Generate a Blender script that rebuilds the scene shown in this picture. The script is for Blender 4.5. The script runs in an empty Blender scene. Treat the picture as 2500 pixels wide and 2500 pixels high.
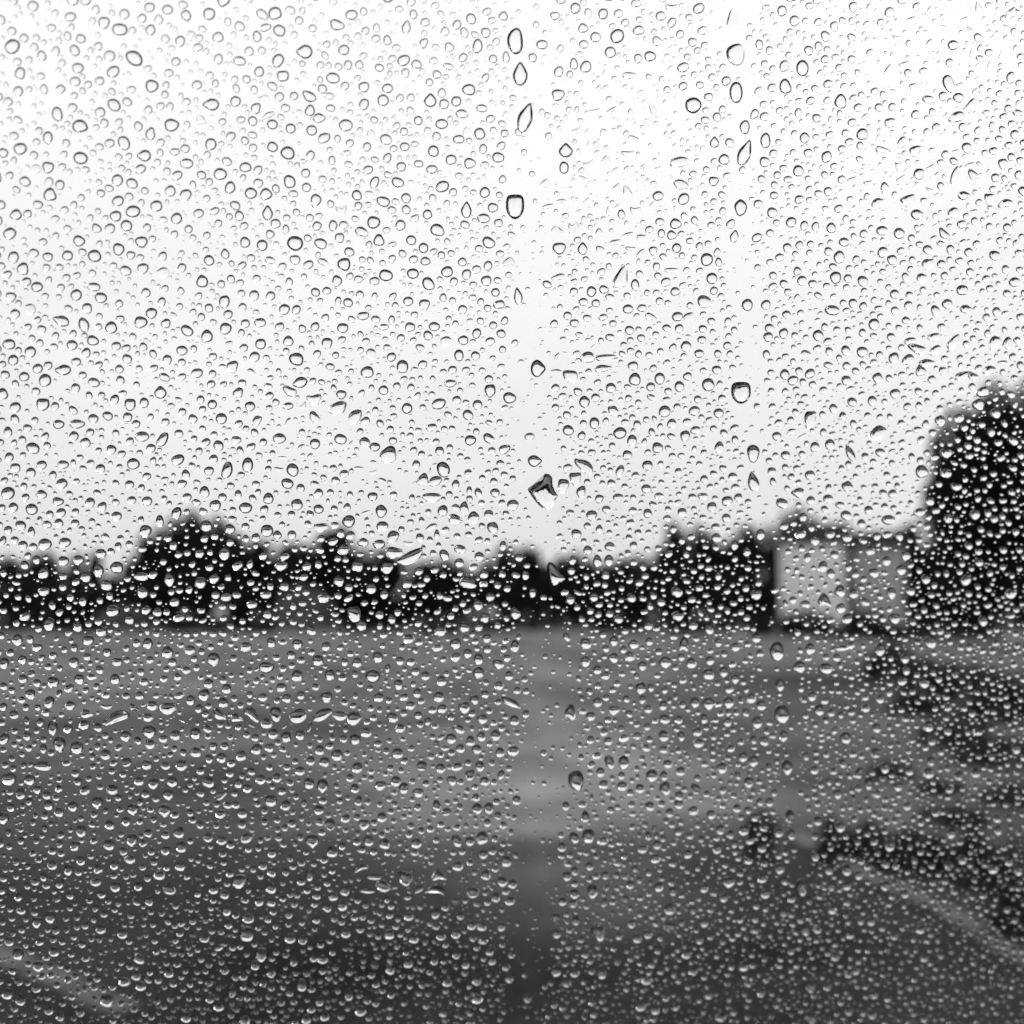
import bpy, math, random
import numpy as np

# ------------------------------------------------------------------ scene, camera, sky, sun, exposure
scene = bpy.context.scene
col = scene.collection
rng = np.random.default_rng(11)
random.seed(11)
R_ = math.radians

IMG = 2500.0                     # the photograph's own pixel grid, used to read directions from it
TAN = 0.46                       # tangent of half the field of view
PITCH = R_(5.3)
CAM = np.array([0.0, 0.0, 1.5])
RIGHT = np.array([1.0, 0.0, 0.0])
FWD = np.array([0.0, math.cos(PITCH), math.sin(PITCH)])
UP = np.array([0.0, -math.sin(PITCH), math.cos(PITCH)])
PANE_D, PANE_SX, PANE_SZ, PANE_T = 0.30, 0.19, 0.35, 0.003

cam_d = bpy.data.cameras.new('camera')
cam = bpy.data.objects.new('camera', cam_d)
col.objects.link(cam)
cam.location = CAM
cam.rotation_euler = (R_(90) + PITCH, 0, 0)
cam_d.sensor_fit = 'HORIZONTAL'
cam_d.sensor_width = 24.0
cam_d.lens = 12.0 / TAN
cam_d.clip_start = 0.01
cam_d.clip_end = 6000
cam_d.dof.use_dof = True
cam_d.dof.focus_distance = 0.289
cam_d.dof.aperture_fstop = cam_d.lens / 3.9      # a lens opening of about 4 mm, as in a phone held at the glass
scene.camera = cam

SUN_EL, SUN_AZ = R_(52), R_(35)
world = bpy.data.worlds.new('World')
scene.world = world
world.use_nodes = True
wn, wl = world.node_tree.nodes, world.node_tree.links
wn.clear()
def nd(t, **kw):
    n = wn.new(t)
    for k, v in kw.items(): setattr(n, k, v)
    return n
def mth(op, a, b=None, clamp=False):
    n = nd('ShaderNodeMath', operation=op, use_clamp=clamp)
    for i, x in enumerate((a, b)):
        if x is None: continue
        if isinstance(x, (int, float)): n.inputs[i].default_value = x
        else: wl.new(x, n.inputs[i])
    return n.outputs[0]
out = nd('ShaderNodeOutputWorld')
sky = nd('ShaderNodeTexSky')
sky.sky_type = 'NISHITA'
sky.sun_disc = False
sky.sun_elevation = SUN_EL
sky.sun_rotation = SUN_AZ
bw = nd('ShaderNodeRGBToBW'); wl.new(sky.outputs[0], bw.inputs[0])
bg1 = nd('ShaderNodeBackground'); wl.new(bw.outputs[0], bg1.inputs[0]); bg1.inputs[1].default_value = 0.07
tc = nd('ShaderNodeTexCoord')
sep = nd('ShaderNodeSeparateXYZ'); wl.new(tc.outputs['Generated'], sep.inputs[0])
z = mth('MAXIMUM', sep.outputs[2], 0.0)
cie = mth('ADD', mth('MULTIPLY', z, 0.75), 0.735)      # overcast sky, brighter overhead
mp = nd('ShaderNodeMapping'); wl.new(tc.outputs['Generated'], mp.inputs[0]); mp.inputs['Scale'].default_value = (1.2, 1.2, 3.2)
noi = nd('ShaderNodeTexNoise'); wl.new(mp.outputs[0], noi.inputs['Vector'])
noi.inputs['Scale'].default_value = 1.6; noi.inputs['Detail'].default_value = 3
cl = mth('ADD', mth('MULTIPLY', mth('SUBTRACT', noi.outputs[0], 0.5), 0.26), 1.0)
lum = mth('MULTIPLY', mth('MULTIPLY', cie, cl), 1.03)
bg2 = nd('ShaderNodeBackground'); wl.new(lum, bg2.inputs[0]); bg2.inputs[1].default_value = 1.0
mixw = nd('ShaderNodeMixShader'); mixw.inputs[0].default_value = 0.92
wl.new(bg1.outputs[0], mixw.inputs[1]); wl.new(bg2.outputs[0], mixw.inputs[2])
wl.new(mixw.outputs[0], out.inputs[0])

sun_d = bpy.data.lights.new('sun', 'SUN')
sun_d.energy = 1.2
sun_d.angle = R_(25)
sun_d.color = (1, 1, 1)
sun = bpy.data.objects.new('sun', sun_d)
col.objects.link(sun)
sun.rotation_euler = (R_(90) - SUN_EL, 0, R_(180) - SUN_AZ)

vs = scene.view_settings
vs.view_transform = 'Standard'
vs.look = 'None'
vs.exposure = 0.13                 # what the glass takes away
vs.gamma = 1.0
vs.use_curve_mapping = False
scene.render.engine = 'CYCLES'
scene.cycles.use_denoising = True
scene.cycles.max_bounces = 16
scene.cycles.transmission_bounces = 14
scene.cycles.transparent_max_bounces = 8

# ------------------------------------------------------------------ helpers
def tag(o, label=None, cat=None, group=None, kind=None):
    if label: o['label'] = label
    if cat: o['category'] = cat
    if group: o['group'] = group
    if kind: o['kind'] = kind
    return o

def uv(px, py):
    return (np.asarray(px, float) - 1250) / 1250 * TAN, (1250 - np.asarray(py, float)) / 1250 * TAN

def at(px, py, y):
    """the place y metres ahead in the direction of a spot in the photograph"""
    u, v = uv(px, py)
    d = FWD + u * RIGHT + v * UP
    return CAM + d * (y / d[1])

def on_ground(px, py):
    u, v = uv(px, py)
    d = FWD + u * RIGHT + v * UP
    return CAM + d * (-CAM[2] / d[2])

def mesh_np(name, verts, tris, smooth=None):
    me = bpy.data.meshes.new(name)
    verts = np.asarray(verts, np.float32).reshape(-1, 3)
    tris = np.asarray(tris, np.int32).reshape(-1, 3)
    me.vertices.add(len(verts)); me.vertices.foreach_set('co', verts.ravel())
    me.loops.add(tris.size); me.loops.foreach_set('vertex_index', tris.ravel())
    me.polygons.add(len(tris))
    me.polygons.foreach_set('loop_start', np.arange(0, tris.size, 3, dtype=np.int32))
    if smooth is not None:
        me.polygons.foreach_set('use_smooth', np.asarray(smooth, bool))
    else:
        me.polygons.foreach_set('use_smooth', np.zeros(len(tris), bool))
    me.update(calc_edges=True)
    return me

def link(name, me, mat=None, parent=None, loc=None):
    o = bpy.data.objects.new(name, me)
    col.objects.link(o)
    if mat is not None and me is not None and not me.materials: me.materials.append(mat)
    if parent is not None: o.parent = parent
    if loc is not None: o.location = loc
    return o

def empty(name, loc, rz=0.0):
    o = bpy.data.objects.new(name, None)
    col.objects.link(o)
    o.location = loc; o.rotation_euler = (0, 0, rz)
    o.empty_display_size = 0.1
    return o

def copy_tree(o, parent=None):
    c = o.copy(); col.objects.link(c); c.parent = parent
    for ch in [x for x in o.children]: copy_tree(ch, c)
    return c

def material(name, v0, v1, scale=3.0, rough=0.7, spec=0.3, detail=4.0, bump=0.0, ramp=(0.35, 0.65)):
    m = bpy.data.materials.new(name); m.use_nodes = True
    t = m.node_tree; b = t.nodes['Principled BSDF']
    b.inputs['Roughness'].default_value = rough
    b.inputs['Specular IOR Level'].default_value = spec
    tcn = t.nodes.new('ShaderNodeTexCoord')
    n = t.nodes.new('ShaderNodeTexNoise'); n.inputs['Scale'].default_value = scale; n.inputs['Detail'].default_value = detail
    t.links.new(tcn.outputs['Object'], n.inputs['Vector'])
    r = t.nodes.new('ShaderNodeValToRGB')
    r.color_ramp.elements[0].position, r.color_ramp.elements[1].position = ramp
    r.color_ramp.elements[0].color = (v0, v0, v0, 1); r.color_ramp.elements[1].color = (v1, v1, v1, 1)
    t.links.new(n.outputs[0], r.inputs[0]); t.links.new(r.outputs[0], b.inputs['Base Color'])
    if bump:
        bn = t.nodes.new('ShaderNodeBump'); bn.inputs['Strength'].default_value = bump
        t.links.new(n.outputs[0], bn.inputs['Height']); t.links.new(bn.outputs[0], b.inputs['Normal'])
    return m

def glass(name, ior):
    m = bpy.data.materials.new(name); m.use_nodes = True
    t = m.node_tree; t.nodes.clear()
    g = t.nodes.new('ShaderNodeBsdfGlass'); g.inputs['IOR'].default_value = ior; g.inputs['Roughness'].default_value = 0.0
    g.inputs['Color'].default_value = (1, 1, 1, 1)
    o = t.nodes.new('ShaderNodeOutputMaterial'); t.links.new(g.outputs[0], o.inputs[0])
    return m

M_GLASS = glass('window_glass', 1.50)
M_WATER = glass('rain_water', 1.333)
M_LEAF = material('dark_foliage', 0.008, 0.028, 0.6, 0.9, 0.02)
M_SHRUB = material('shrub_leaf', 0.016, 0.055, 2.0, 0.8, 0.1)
M_LEAF2 = material('grey_foliage', 0.10, 0.2, 0.8, 0.7, 0.2)
M_BARK = material('bark', 0.03, 0.08, 4, 0.9, 0.1, bump=0.4)
M_WALL = material('pale_render', 0.64, 0.72, 1.2, 0.85, 0.2)
M_WALL2 = material('grey_render', 0.30, 0.36, 1.2, 0.85, 0.2)
M_ROOF = material('slate', 0.010, 0.02, 5, 0.9, 0.05)
M_TRIM = material('trim_paint', 0.1, 0.13, 3, 0.5, 0.4)
M_PANE = material('dark_window_pane', 0.01, 0.02, 2, 0.15, 0.5)
M_CABIN = material('black_cabin_lining', 0.010, 0.018, 30, 0.9, 0.1)
M_STONE = material('grey_path_stone', 0.035, 0.075, 5, 0.7, 0.3, bump=0.3)
M_SOIL = material('dark_soil', 0.008, 0.035, 2.2, 0.9, 0.08, bump=0.4)

# ------------------------------------------------------------------ ground
def ground_material():
    m = bpy.data.materials.new('wet_field_grass'); m.use_nodes = True
    t = m.node_tree; L = t.links; b = t.nodes['Principled BSDF']
    b.inputs['Roughness'].default_value = 0.95; b.inputs['Specular IOR Level'].default_value = 0.0
    g = t.nodes.new('ShaderNodeNewGeometry')
    def noise(scale, det, sy=1.0):
        mp_ = t.nodes.new('ShaderNodeMapping'); mp_.inputs['Scale'].default_value = (1, sy, 1)
        L.new(g.outputs['Position'], mp_.inputs[0])
        n = t.nodes.new('ShaderNodeTexNoise'); n.inputs['Scale'].default_value = scale; n.inputs['Detail'].default_value = det
        L.new(mp_.outputs[0], n.inputs['Vector']); return n.outputs[0]
    def ramp(src, p0, p1, c0, c1):
        r = t.nodes.new('ShaderNodeMapRange'); r.clamp = True
        r.inputs[1].default_value = p0; r.inputs[2].default_value = p1
        r.inputs[3].default_value = c0; r.inputs[4].default_value = c1
        L.new(src, r.inputs[0]); return r.outputs[0]
    def mul(a, c):
        n = t.nodes.new('ShaderNodeMath'); n.operation = 'MULTIPLY'; L.new(a, n.inputs[0]); L.new(c, n.inputs[1]); return n.outputs[0]
    mown = ramp(noise(0.10, 4, 0.5), 0.35, 0.65, 0.114, 0.160)      # grass and stubble, drier and greener patches
    broad = ramp(noise(0.13, 4, 0.8), 0.36, 0.64, 0.66, 1.25)        # broad lusher and thinner areas
    worn = ramp(noise(0.6, 5, 0.8), 0.36, 0.62, 0.55, 1.15)         # trodden and muddy spots
    fine = ramp(noise(9.0, 4), 0.3, 0.7, 0.8, 1.2)
    sep_ = t.nodes.new('ShaderNodeSeparateXYZ'); L.new(g.outputs['Position'], sep_.inputs[0])
    wob = t.nodes.new('ShaderNodeMath'); wob.operation = 'MULTIPLY_ADD'; wob.inputs[1].default_value = 7.0
    sl = t.nodes.new('ShaderNodeMath'); sl.operation = 'MULTIPLY_ADD'; sl.inputs[1].default_value = 0.55
    L.new(sep_.outputs[0], sl.inputs[0]); L.new(sep_.outputs[1], sl.inputs[2])
    L.new(noise(0.35, 3, 0.8), wob.inputs[0]); L.new(sl.outputs[0], wob.inputs[2])
    margin = ramp(wob.outputs[0], 8.0, 13.5, 0.27, 1.0)             # the ground darkens towards the near side and the left
    v = mul(mul(mul(mul(mown, worn), fine), margin), broad)
    # a paler patch mid-field, darker ones around it, bed soil at the right, each with a wandering soft edge
    wv = noise(0.9, 4)
    for px, py, rx, ry, k in ((1230, 1930, 2.4, 3.0, 1.7), (1330, 2072, 1.1, 0.45, 0.65), (1180, 2340, 1.5, 0.45, 0.7), (200, 1765, 6.0, 2.2, 0.75),
                              (0, 1900, 3.4, 3.0, 0.7), (2650, 1680, 9.5, 11.0, 0.42), (2480, 1900, 3.6, 5.0, 0.6), (2420, 2200, 2.0, 2.4, 0.5), (2020, 2400, 1.3, 0.8, 0.8), (1500, 1765, 3.5, 1.2, 0.85)):
        c = on_ground(px, py)
        mp_ = t.nodes.new('ShaderNodeMapping'); mp_.vector_type = 'TEXTURE'
        mp_.inputs['Location'].default_value = (c[0], c[1], 0); mp_.inputs['Scale'].default_value = (rx, ry, 1)
        L.new(g.outputs['Position'], mp_.inputs[0])
        ln = t.nodes.new('ShaderNodeVectorMath'); ln.operation = 'LENGTH'; L.new(mp_.outputs[0], ln.inputs[0])
        ad = t.nodes.new('ShaderNodeMath'); ad.operation = 'ADD'; L.new(ln.outputs['Value'], ad.inputs[0]); L.new(wv, ad.inputs[1])
        r_ = t.nodes.new('ShaderNodeMapRange'); r_.interpolation_type = 'SMOOTHSTEP'
        r_.inputs[1].default_value = 0.9; r_.inputs[2].default_value = 1.75; r_.inputs[3].default_value = k; r_.inputs[4].default_value = 1.0
        L.new(ad.outputs[0], r_.inputs[0]); v = mul(v, r_.outputs[0])
    L.new(v, b.inputs['Base Color'])
    bn = t.nodes.new('ShaderNodeBump'); bn.inputs['Strength'].default_value = 0.5
    L.new(noise(14.0, 4), bn.inputs['Height']); L.new(bn.outputs[0], b.inputs['Normal'])
    return m

S = 3000.0
ground = link('ground', mesh_np('ground', [(-S, -S, 0), (S, -S, 0), (S, S, 0), (-S, S, 0)], [(0, 1, 2), (0, 2, 3)]), ground_material())
tag(ground, kind='structure')

def slab_path(name, p0, p1, width, n, label):
    """a row of pale paving slabs laid end to end"""
    a, b = on_ground(*p0), on_ground(*p1)
    d = (b - a); Ln = np.linalg.norm(d); d /= Ln; s = np.array([-d[1], d[0], 0])
    root = empty(name, a); tag(root, label, 'path')
    step = Ln / n
    for i in range(n):
        w = width / 2 * rng.uniform(0.92, 1.05); l0, l1 = i * step + 0.02, (i + 1) * step - 0.02
        off = s * rng.normal(0, 0.02); h = 0.05 + rng.uniform(-0.008, 0.008)
        vs_ = []
        for zz, k in ((-0.02, 1.0), (h - 0.01, 1.0), (h, 0.94)):
            for l, ww in ((l0, -w), (l1, -w), (l1, w), (l0, w)):
                c = d * ((l0 + l1) / 2 + (l - (l0 + l1) / 2) * k) + s * ww * k + off
                vs_.append((c[0], c[1], zz))
        f = []
        for r in range(2):
            for k in range(4):
                k2 = (k + 1) % 4
                f += [(r * 4 + k, r * 4 + k2, r * 4 + 4 + k2), (r * 4 + k, r * 4 + 4 + k2, r * 4 + 4 + k)]
        f += [(8, 9, 10), (8, 10, 11)]
        link('slab', mesh_np('slab', vs_, f), M_STONE, root)
slab_path('stone_path', (2560, 2385), (1935, 2050), 0.12, 6, 'pale stone path edging running away beside the dark shrubs on the right')
slab_path('stone_path', (-60, 2345), (330, 2490), 0.13, 3, 'pale stone path edging in the lower left corner')

# ------------------------------------------------------------------ trees and shrubs
def leaf_cloud(centers, radii, n, size, squash=1.0):
    """n leaf-sized quads spread through clumps"""
    idx = rng.choice(len(centers), n, p=(radii ** 2) / (radii ** 2).sum())
    d = rng.normal(size=(n, 3)); d /= np.linalg.norm(d, axis=1)[:, None]
    r = radii[idx] * rng.uniform(0.25, 1.0, n) ** 0.5
    p = centers[idx] + d * r[:, None] * np.array([1, 1, squash])
    a = rng.normal(size=(n, 3)); a /= np.linalg.norm(a, axis=1)[:, None]
    b = np.cross(a, rng.normal(size=(n, 3))); b /= np.linalg.norm(b, axis=1)[:, None]
    s = (size * rng.uniform(0.6, 1.3, n))[:, None]
    V = np.stack([p - a * s * 0.5, p + b * s * 0.32, p + a * s * 0.5, p - b * s * 0.32], 1).reshape(-1, 3)
    i = np.arange(n)[:, None] * 4
    T = np.concatenate([i + [0, 1, 2], i + [0, 2, 3]], 1).reshape(-1, 3)
    return V, T

def tube(pts, rad, seg=7):
    V, T = [], []
    pts = [np.array(p, float) for p in pts]
    for k, (p, r) in enumerate(zip(pts, rad)):
        t = pts[min(k + 1, len(pts) - 1)] - pts[max(k - 1, 0)]; t /= np.linalg.norm(t)
        x = np.cross(t, (0.3, 0.9, 0.1)); x /= np.linalg.norm(x); y = np.cross(t, x)
        for j in range(seg):
            a = 2 * math.pi * j / seg
            V.append(p + (x * math.cos(a) + y * math.sin(a)) * r)
    for k in range(len(pts) - 1):
        for j in range(seg):
            a, b = k * seg + j, k * seg + (j + 1) % seg
            T += [(a, b, b + seg), (a, b + seg, a + seg)]
    return V, T

def crown_mesh(kind, n, size, clumps=60, lump=(0.12, 0.2)):
    """unit crown: height 1, half-width 1"""
    C, Rd = [], []
    if kind == 'dome':
        for _ in range(clumps):              # a rounded, lumpy ellipsoid
            d = rng.normal(size=3); d /= np.linalg.norm(d); d *= rng.uniform(0.15, 1) ** 0.3
            C.append((d[0] * 0.80, d[1] * 0.80, 0.50 + d[2] * 0.37)); Rd.append(rng.uniform(*lump))
    elif kind == 'cone':
        for _ in range(46):
            a = rng.uniform(0, 2 * math.pi); h = rng.uniform(0.06, 0.86)
            q = (1.0 - h ** 1.8) * 0.75 * rng.uniform(0.2, 1) ** 0.5
            C.append((q * math.cos(a), q * math.sin(a), h)); Rd.append(0.16 + 0.08 * (1 - h))
    else:                                    # low and ragged
        for _ in range(40):
            a = rng.uniform(0, 2 * math.pi); h = rng.uniform(0.08, 0.78)
            q = 0.85 * rng.uniform(0.0, 1) ** 0.5
            C.append((q * math.cos(a), q * math.sin(a), h * (1 - 0.35 * q))); Rd.append(rng.uniform(0.13, 0.24))
    return leaf_cloud(np.array(C), np.array(Rd), n, size)

def trunk_mesh(kind):
    V, T = tube([(0, 0, -0.02), (0.01, 0, 0.15), (-0.01, 0.01, 0.35), (0.01, 0, 0.6), (0, 0, 0.85)], [0.055, 0.042, 0.034, 0.022, 0.008])
    for _ in range(6):
        a = rng.uniform(0, 6.28); h = rng.uniform(0.2, 0.6); l = rng.uniform(0.35, 0.6)
        v, t = tube([(0, 0, h), (math.cos(a) * l * 0.5, math.sin(a) * l * 0.5, h + 0.12), (math.cos(a) * l, math.sin(a) * l, h + 0.22)], [0.02, 0.013, 0.005], 5)
        T += [tuple(i + len(V) for i in q) for q in t]; V += v
    return V, T

PROTO = {}
for kind, n, s in (('dome', 4200, 0.10), ('cone', 3800, 0.11), ('low', 3600, 0.10)):
    for k in range(2):
        PROTO[kind, k] = (mesh_np('crown', *crown_mesh(kind, n, s)), mesh_np('trunk', *trunk_mesh(kind)))

def tree(name, px, top, halfw, y, kind, label, cat='tree', group=None, mat=None, base=0.0, depth=None):
    p = at(px, top, y); g = at(px, 1500, y)
    hw = halfw / 1250 * TAN * y
    root = empty(name, (p[0], y, base), rng.uniform(0, 6.28))
    tag(root, label, cat, group)
    cm, tm = PROTO[kind, int(rng.integers(2))]
    sc = (hw * 1.08, (depth or hw) * 1.08, (p[2] - base) * 1.03)
    for nm, me, mt in (('crown', cm, mat or M_LEAF), ('trunk', tm, M_BARK)):
        if nm == 'trunk' and kind == 'low': nm = 'stem'
        o = link(nm, me, mt if mt is not (mat or M_LEAF) else None, root)
        if nm == 'crown':
            if not me.materials: me.materials.append(None)
            o.material_slots[0].link = 'OBJECT'; o.material_slots[0].material = mt
        o.scale = sc
    return root

G1 = 'trees of the dark hedge line across the field'
LINE = [  # px, top, half width, distance, kind, words
    (30, 1362, 75, 128, 'dome', 'dark tree of the hedge line at the left edge of the view'),
    (100, 1345, 62, 131, 'dome', 'dark rounded tree second from the left end of the hedge line'),
    (160, 1372, 62, 126, 'low', 'low dark bush in the hedge line left of the narrow tree'),
    (215, 1322, 48, 129, 'dome', 'narrow dark tree in the left part of the hedge line'),
    (335, 1345, 85, 127, 'low', 'low dark left shoulder bush of the broad domed tree'),
    (405, 1290, 105, 130, 'dome', 'dark rounded tree on the left flank of the broad domed tree'),
    (505, 1250, 130, 126, 'dome', 'tallest broad domed dark tree left of centre in the hedge line'),
    (590, 1290, 75, 129, 'dome', 'dark rounded tree on the right flank of the broad domed tree'),
    (690, 1302, 95, 131, 'dome', 'small dark tree in the dip right of the broad domed tree'),
    (785, 1288, 135, 128, 'dome', 'wide dark tree above the pale grey bush in the hedge line'),
    (890, 1312, 112, 126, 'dome', 'dark tree sloping down towards the middle of the hedge line'),
    (975, 1342, 95, 128, 'dome', 'low dark bush at the foot of the slope near mid hedge'),
    (1095, 1368, 115, 126, 'dome', 'low dark bush in the lowest dip of the hedge line'),
    (1223, 1330, 60, 129, 'dome', 'small pointed dark tree near the middle of the hedge line'),
    (1310, 1338, 85, 130, 'dome', 'grey-topped low tree right of the small pointed one'),
    (1405, 1355, 95, 126, 'dome', 'low dark bush below the large ragged water drop'),
    (1470, 1356, 60, 128, 'dome', 'small round dark tree right of the middle of the hedge line'),
    (1545, 1332, 58, 130, 'dome', 'round dark tree two left of the tall narrow tree'),
    (1605, 1335, 60, 127, 'dome', 'round dark tree just left of the tall narrow tree'),
    (1668, 1245, 66, 126, 'dome', 'tall narrow dark tree right of centre in the hedge line'),
    (1735, 1302, 60, 129, 'dome', 'round dark tree just right of the tall narrow tree'),
    (1800, 1290, 75, 134, 'dome', 'dark tree between the tall narrow tree and the house'),
    (1862, 1252, 85, 133, 'dome', 'dark tree rising at the left corner of the house'),
    (1950, 1246, 85, 136, 'dome', 'dark tree rising right behind the pale house'),
    (2030, 1248, 68, 135, 'dome', 'dark tree behind the right end of the pale house wall'),
    (2115, 1302, 75, 137, 'low', 'low dark tree behind the grey wing of the house'),
    (2205, 1278, 62, 134, 'dome', 'small dark tree between the house and the big tree'),
    (2275, 1310, 75, 132, 'dome', 'dark tree showing in the gap just left of the big tree'),
    (2380, 1300, 90, 136, 'dome', 'dark tree hidden behind the left half of the big tree'),
]
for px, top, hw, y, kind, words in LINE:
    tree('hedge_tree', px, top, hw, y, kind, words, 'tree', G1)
# the hedge that closes the gaps beneath them
def hedge(name, px0, px1, top, y, label, mat=M_LEAF, base_px=None, dens=1.0, size=0.55):
    a, b = at(px0, top, y), at(px1, top, y)
    n = max(6, int((b[0] - a[0]) / 1.3)); h = a[2]
    C = np.stack([np.linspace(a[0], b[0], n) - (a[0] + b[0]) / 2 + rng.normal(0, 0.4, n), rng.normal(0, 0.6, n), np.full(n, 0.0)], 1)
    C = np.concatenate([C + [0, 0, h * k + 0.0] for k in (0.12, 0.4, 0.68)]); C[:, 2] += rng.normal(0, h * 0.05, len(C))
    Rd = np.full(len(C), 1.0) * rng.uniform(0.8, 1.3, len(C)) * max(0.9, h * 0.22)
    V, T = leaf_cloud(C, Rd, int(len(C) * 62 * dens), size)
    V[:, 2] = np.abs(V[:, 2])
    root = empty(name, ((a[0] + b[0]) / 2, y, 0)); tag(root, label, 'hedge')
    link('foliage', mesh_np('foliage', V, T), mat, root)
    sv, st = tube([(0, 0, 0), (0.1, 0.1, 0.4), (-0.1, 0, 0.8)], [0.12, 0.08, 0.03], 5)
    sme = mesh_np('stem', sv, st)
    for x in np.arange(a[0] + 1, b[0], 6.0) - (a[0] + b[0]) / 2:
        o = link('stem', sme, M_BARK, root, (x + rng.normal(0, 0.4), 0, 0)); o.scale = (1, 1, h)
    return root
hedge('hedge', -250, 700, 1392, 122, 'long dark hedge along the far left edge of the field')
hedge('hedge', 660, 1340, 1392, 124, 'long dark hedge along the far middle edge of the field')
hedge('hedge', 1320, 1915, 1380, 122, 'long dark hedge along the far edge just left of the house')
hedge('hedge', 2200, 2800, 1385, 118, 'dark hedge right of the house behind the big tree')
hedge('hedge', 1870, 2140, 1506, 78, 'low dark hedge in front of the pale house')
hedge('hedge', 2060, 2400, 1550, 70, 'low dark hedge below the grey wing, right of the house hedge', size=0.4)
tree('pale_bush', 735, 1415, 75, 112, 'low', 'mid grey bush standing in front of the dark hedge left of centre', 'bush', mat=M_LEAF2)
tree('pale_bush', 310, 1470, 60, 108, 'low', 'small mid grey bush in front of the hedge near the left', 'bush', mat=M_LEAF2)
for px, top, hw, y, words in (
        (60, 1500, 70, 104, 'small dark bush before the hedge at the far left'),
        (200, 1506, 60, 96, 'small dark bush before the hedge under the narrow tree'),
        (470, 1502, 80, 100, 'small dark bush before the hedge under the broad domed tree'),
        (620, 1508, 60, 94, 'small dark bush before the hedge between broad tree and pale bush'),
        (900, 1504, 70, 98, 'small dark bush before the hedge right of the pale bush'),
        (1230, 1500, 80, 102, 'small dark bush before the hedge under the small round tree'),
        (1500, 1502, 75, 96, 'small dark bush before the hedge left of the tall narrow tree'),
        (1700, 1504, 85, 92, 'small dark bush before the hedge below the tall narrow tree')):
    tree('field_bush', px, top, hw, y, 'low', words, 'bush', 'small bushes along the foot of the hedge')
tree('dark_tree', 2262, 1325, 62, 92, 'dome', 'dark tree between the grey house wing and the big tree, in front of both hedges')
tree('dark_tree', 2345, 1400, 70, 88, 'dome', 'low dark tree tucked against the left foot of the big tree')
tree('dark_bush', 1065, 1515, 55, 85, 'low', 'small dark bush standing out on the field below the hedge', 'bush')
# the big tree at the right
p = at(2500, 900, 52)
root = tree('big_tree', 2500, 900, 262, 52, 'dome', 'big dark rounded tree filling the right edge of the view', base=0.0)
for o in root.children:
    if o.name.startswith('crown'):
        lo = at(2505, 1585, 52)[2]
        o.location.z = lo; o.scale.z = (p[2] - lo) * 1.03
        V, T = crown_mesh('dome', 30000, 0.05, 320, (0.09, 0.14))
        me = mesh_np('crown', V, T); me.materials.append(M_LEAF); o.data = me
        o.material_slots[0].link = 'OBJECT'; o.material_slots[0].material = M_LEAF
SH = [
    (2190, 1556, 85, 26, 'dark shrub at the far end of the bed below the big tree'),
    (2330, 1600, 110, 20, 'wide dark shrub in the bed under the big tree'),
    (2470, 1640, 120, 16, 'dark shrub at the right edge below the big tree'),
    (2235, 1660, 70, 17, 'small dark shrub left of the wide shrub in the bed'),
    (2420, 1790, 90, 11.5, 'rounded dark shrub in the middle of the right edge bed'),
    (2295, 1890, 62, 9.6, 'small dark shrub left of the rounded one in the bed'),
    (1858, 1945, 40, 7.0, 'small upright very dark plant standing alone beside the pale path'),
    (2035, 1975, 48, 6.9, 'low dark plant right of the upright dark plant'),
    (2130, 1990, 70, 6.9, 'low spreading dark plant in front of the shrub bed'),
    (2230, 2000, 80, 6.7, 'dark shrub where the bed meets the pale path'),
    (2330, 1740, 85, 13.0, 'dark shrub below the wide shrub, before the rounded one'),
    (2490, 1900, 95, 9.0, 'dark shrub at the right edge below the rounded one'),
    (2170, 1850, 60, 10.5, 'small dark shrub at the left rim of the bed, above the low plants'),
    (2330, 1960, 80, 8.2, 'dark shrub just behind the one where bed meets path'),
    (2500, 2090, 90, 5.3, 'near black shrub at the right edge above the pale path'),
    (2400, 2010, 90, 6.4, 'dark shrub between the near black one and the bed'),
]
for px, top, hw, y, words in SH:
    tree('garden_shrub', px, top, hw, y, 'low', words, 'shrub', 'dark shrubs in the bed at the right', mat=M_SHRUB)

# ------------------------------------------------------------------ house
def box(x0, x1, y0, y1, z0, z1):
    V = [(x, y, zz) for zz in (z0, z1) for x, y in ((x0, y0), (x1, y0), (x1, y1), (x0, y1))]
    T = [(0, 2, 1), (0, 3, 2), (4, 5, 6), (4, 6, 7)]
    for k in range(4):
        k2 = (k + 1) % 4; T += [(k, k2, k2 + 4), (k, k2 + 4, k + 4)]
    return V, T
def gable(x0, x1, y0, y1, z0, z1, over=0.35):
    ym = (y0 + y1) / 2; x0 -= over; x1 += over; y0 -= over; y1 += over; t = 0.18
    V = [(x0, y0, z0), (x1, y0, z0), (x1, ym, z1), (x0, ym, z1), (x1, y1, z0), (x0, y1, z0)]
    V += [(a, b, c + t) for a, b, c in V]
    T = []
    for q in ((0, 1, 2, 3), (3, 2, 4, 5)):
        T += [(q[0], q[2], q[1]), (q[0], q[3], q[2])]; q = [i + 6 for i in q]; T += [(q[0], q[1], q[2]), (q[0], q[2], q[3])]
    for a, b in ((0, 1), (1, 2), (2, 4), (4, 5), (5, 3), (3, 0)):
        T += [(a, b, b + 6), (a, b + 6, a + 6)]
    return V, T
HY = 108.0
hx0, hx1 = at(1908, 1500, HY)[0], at(2062, 1500, HY)[0]
wx0, wx1 = hx1 + 0.9, at(2205, 1500, HY)[0]
htop, wtop = at(1950, 1326, HY)[2], at(2100, 1335, HY)[2]
hroot = empty('house', ((hx0 + hx1) / 2, HY, 0), R_(-14.8)); tag(hroot, 'pale rendered house with dark roof and grey wing beyond the field', 'house')
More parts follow.
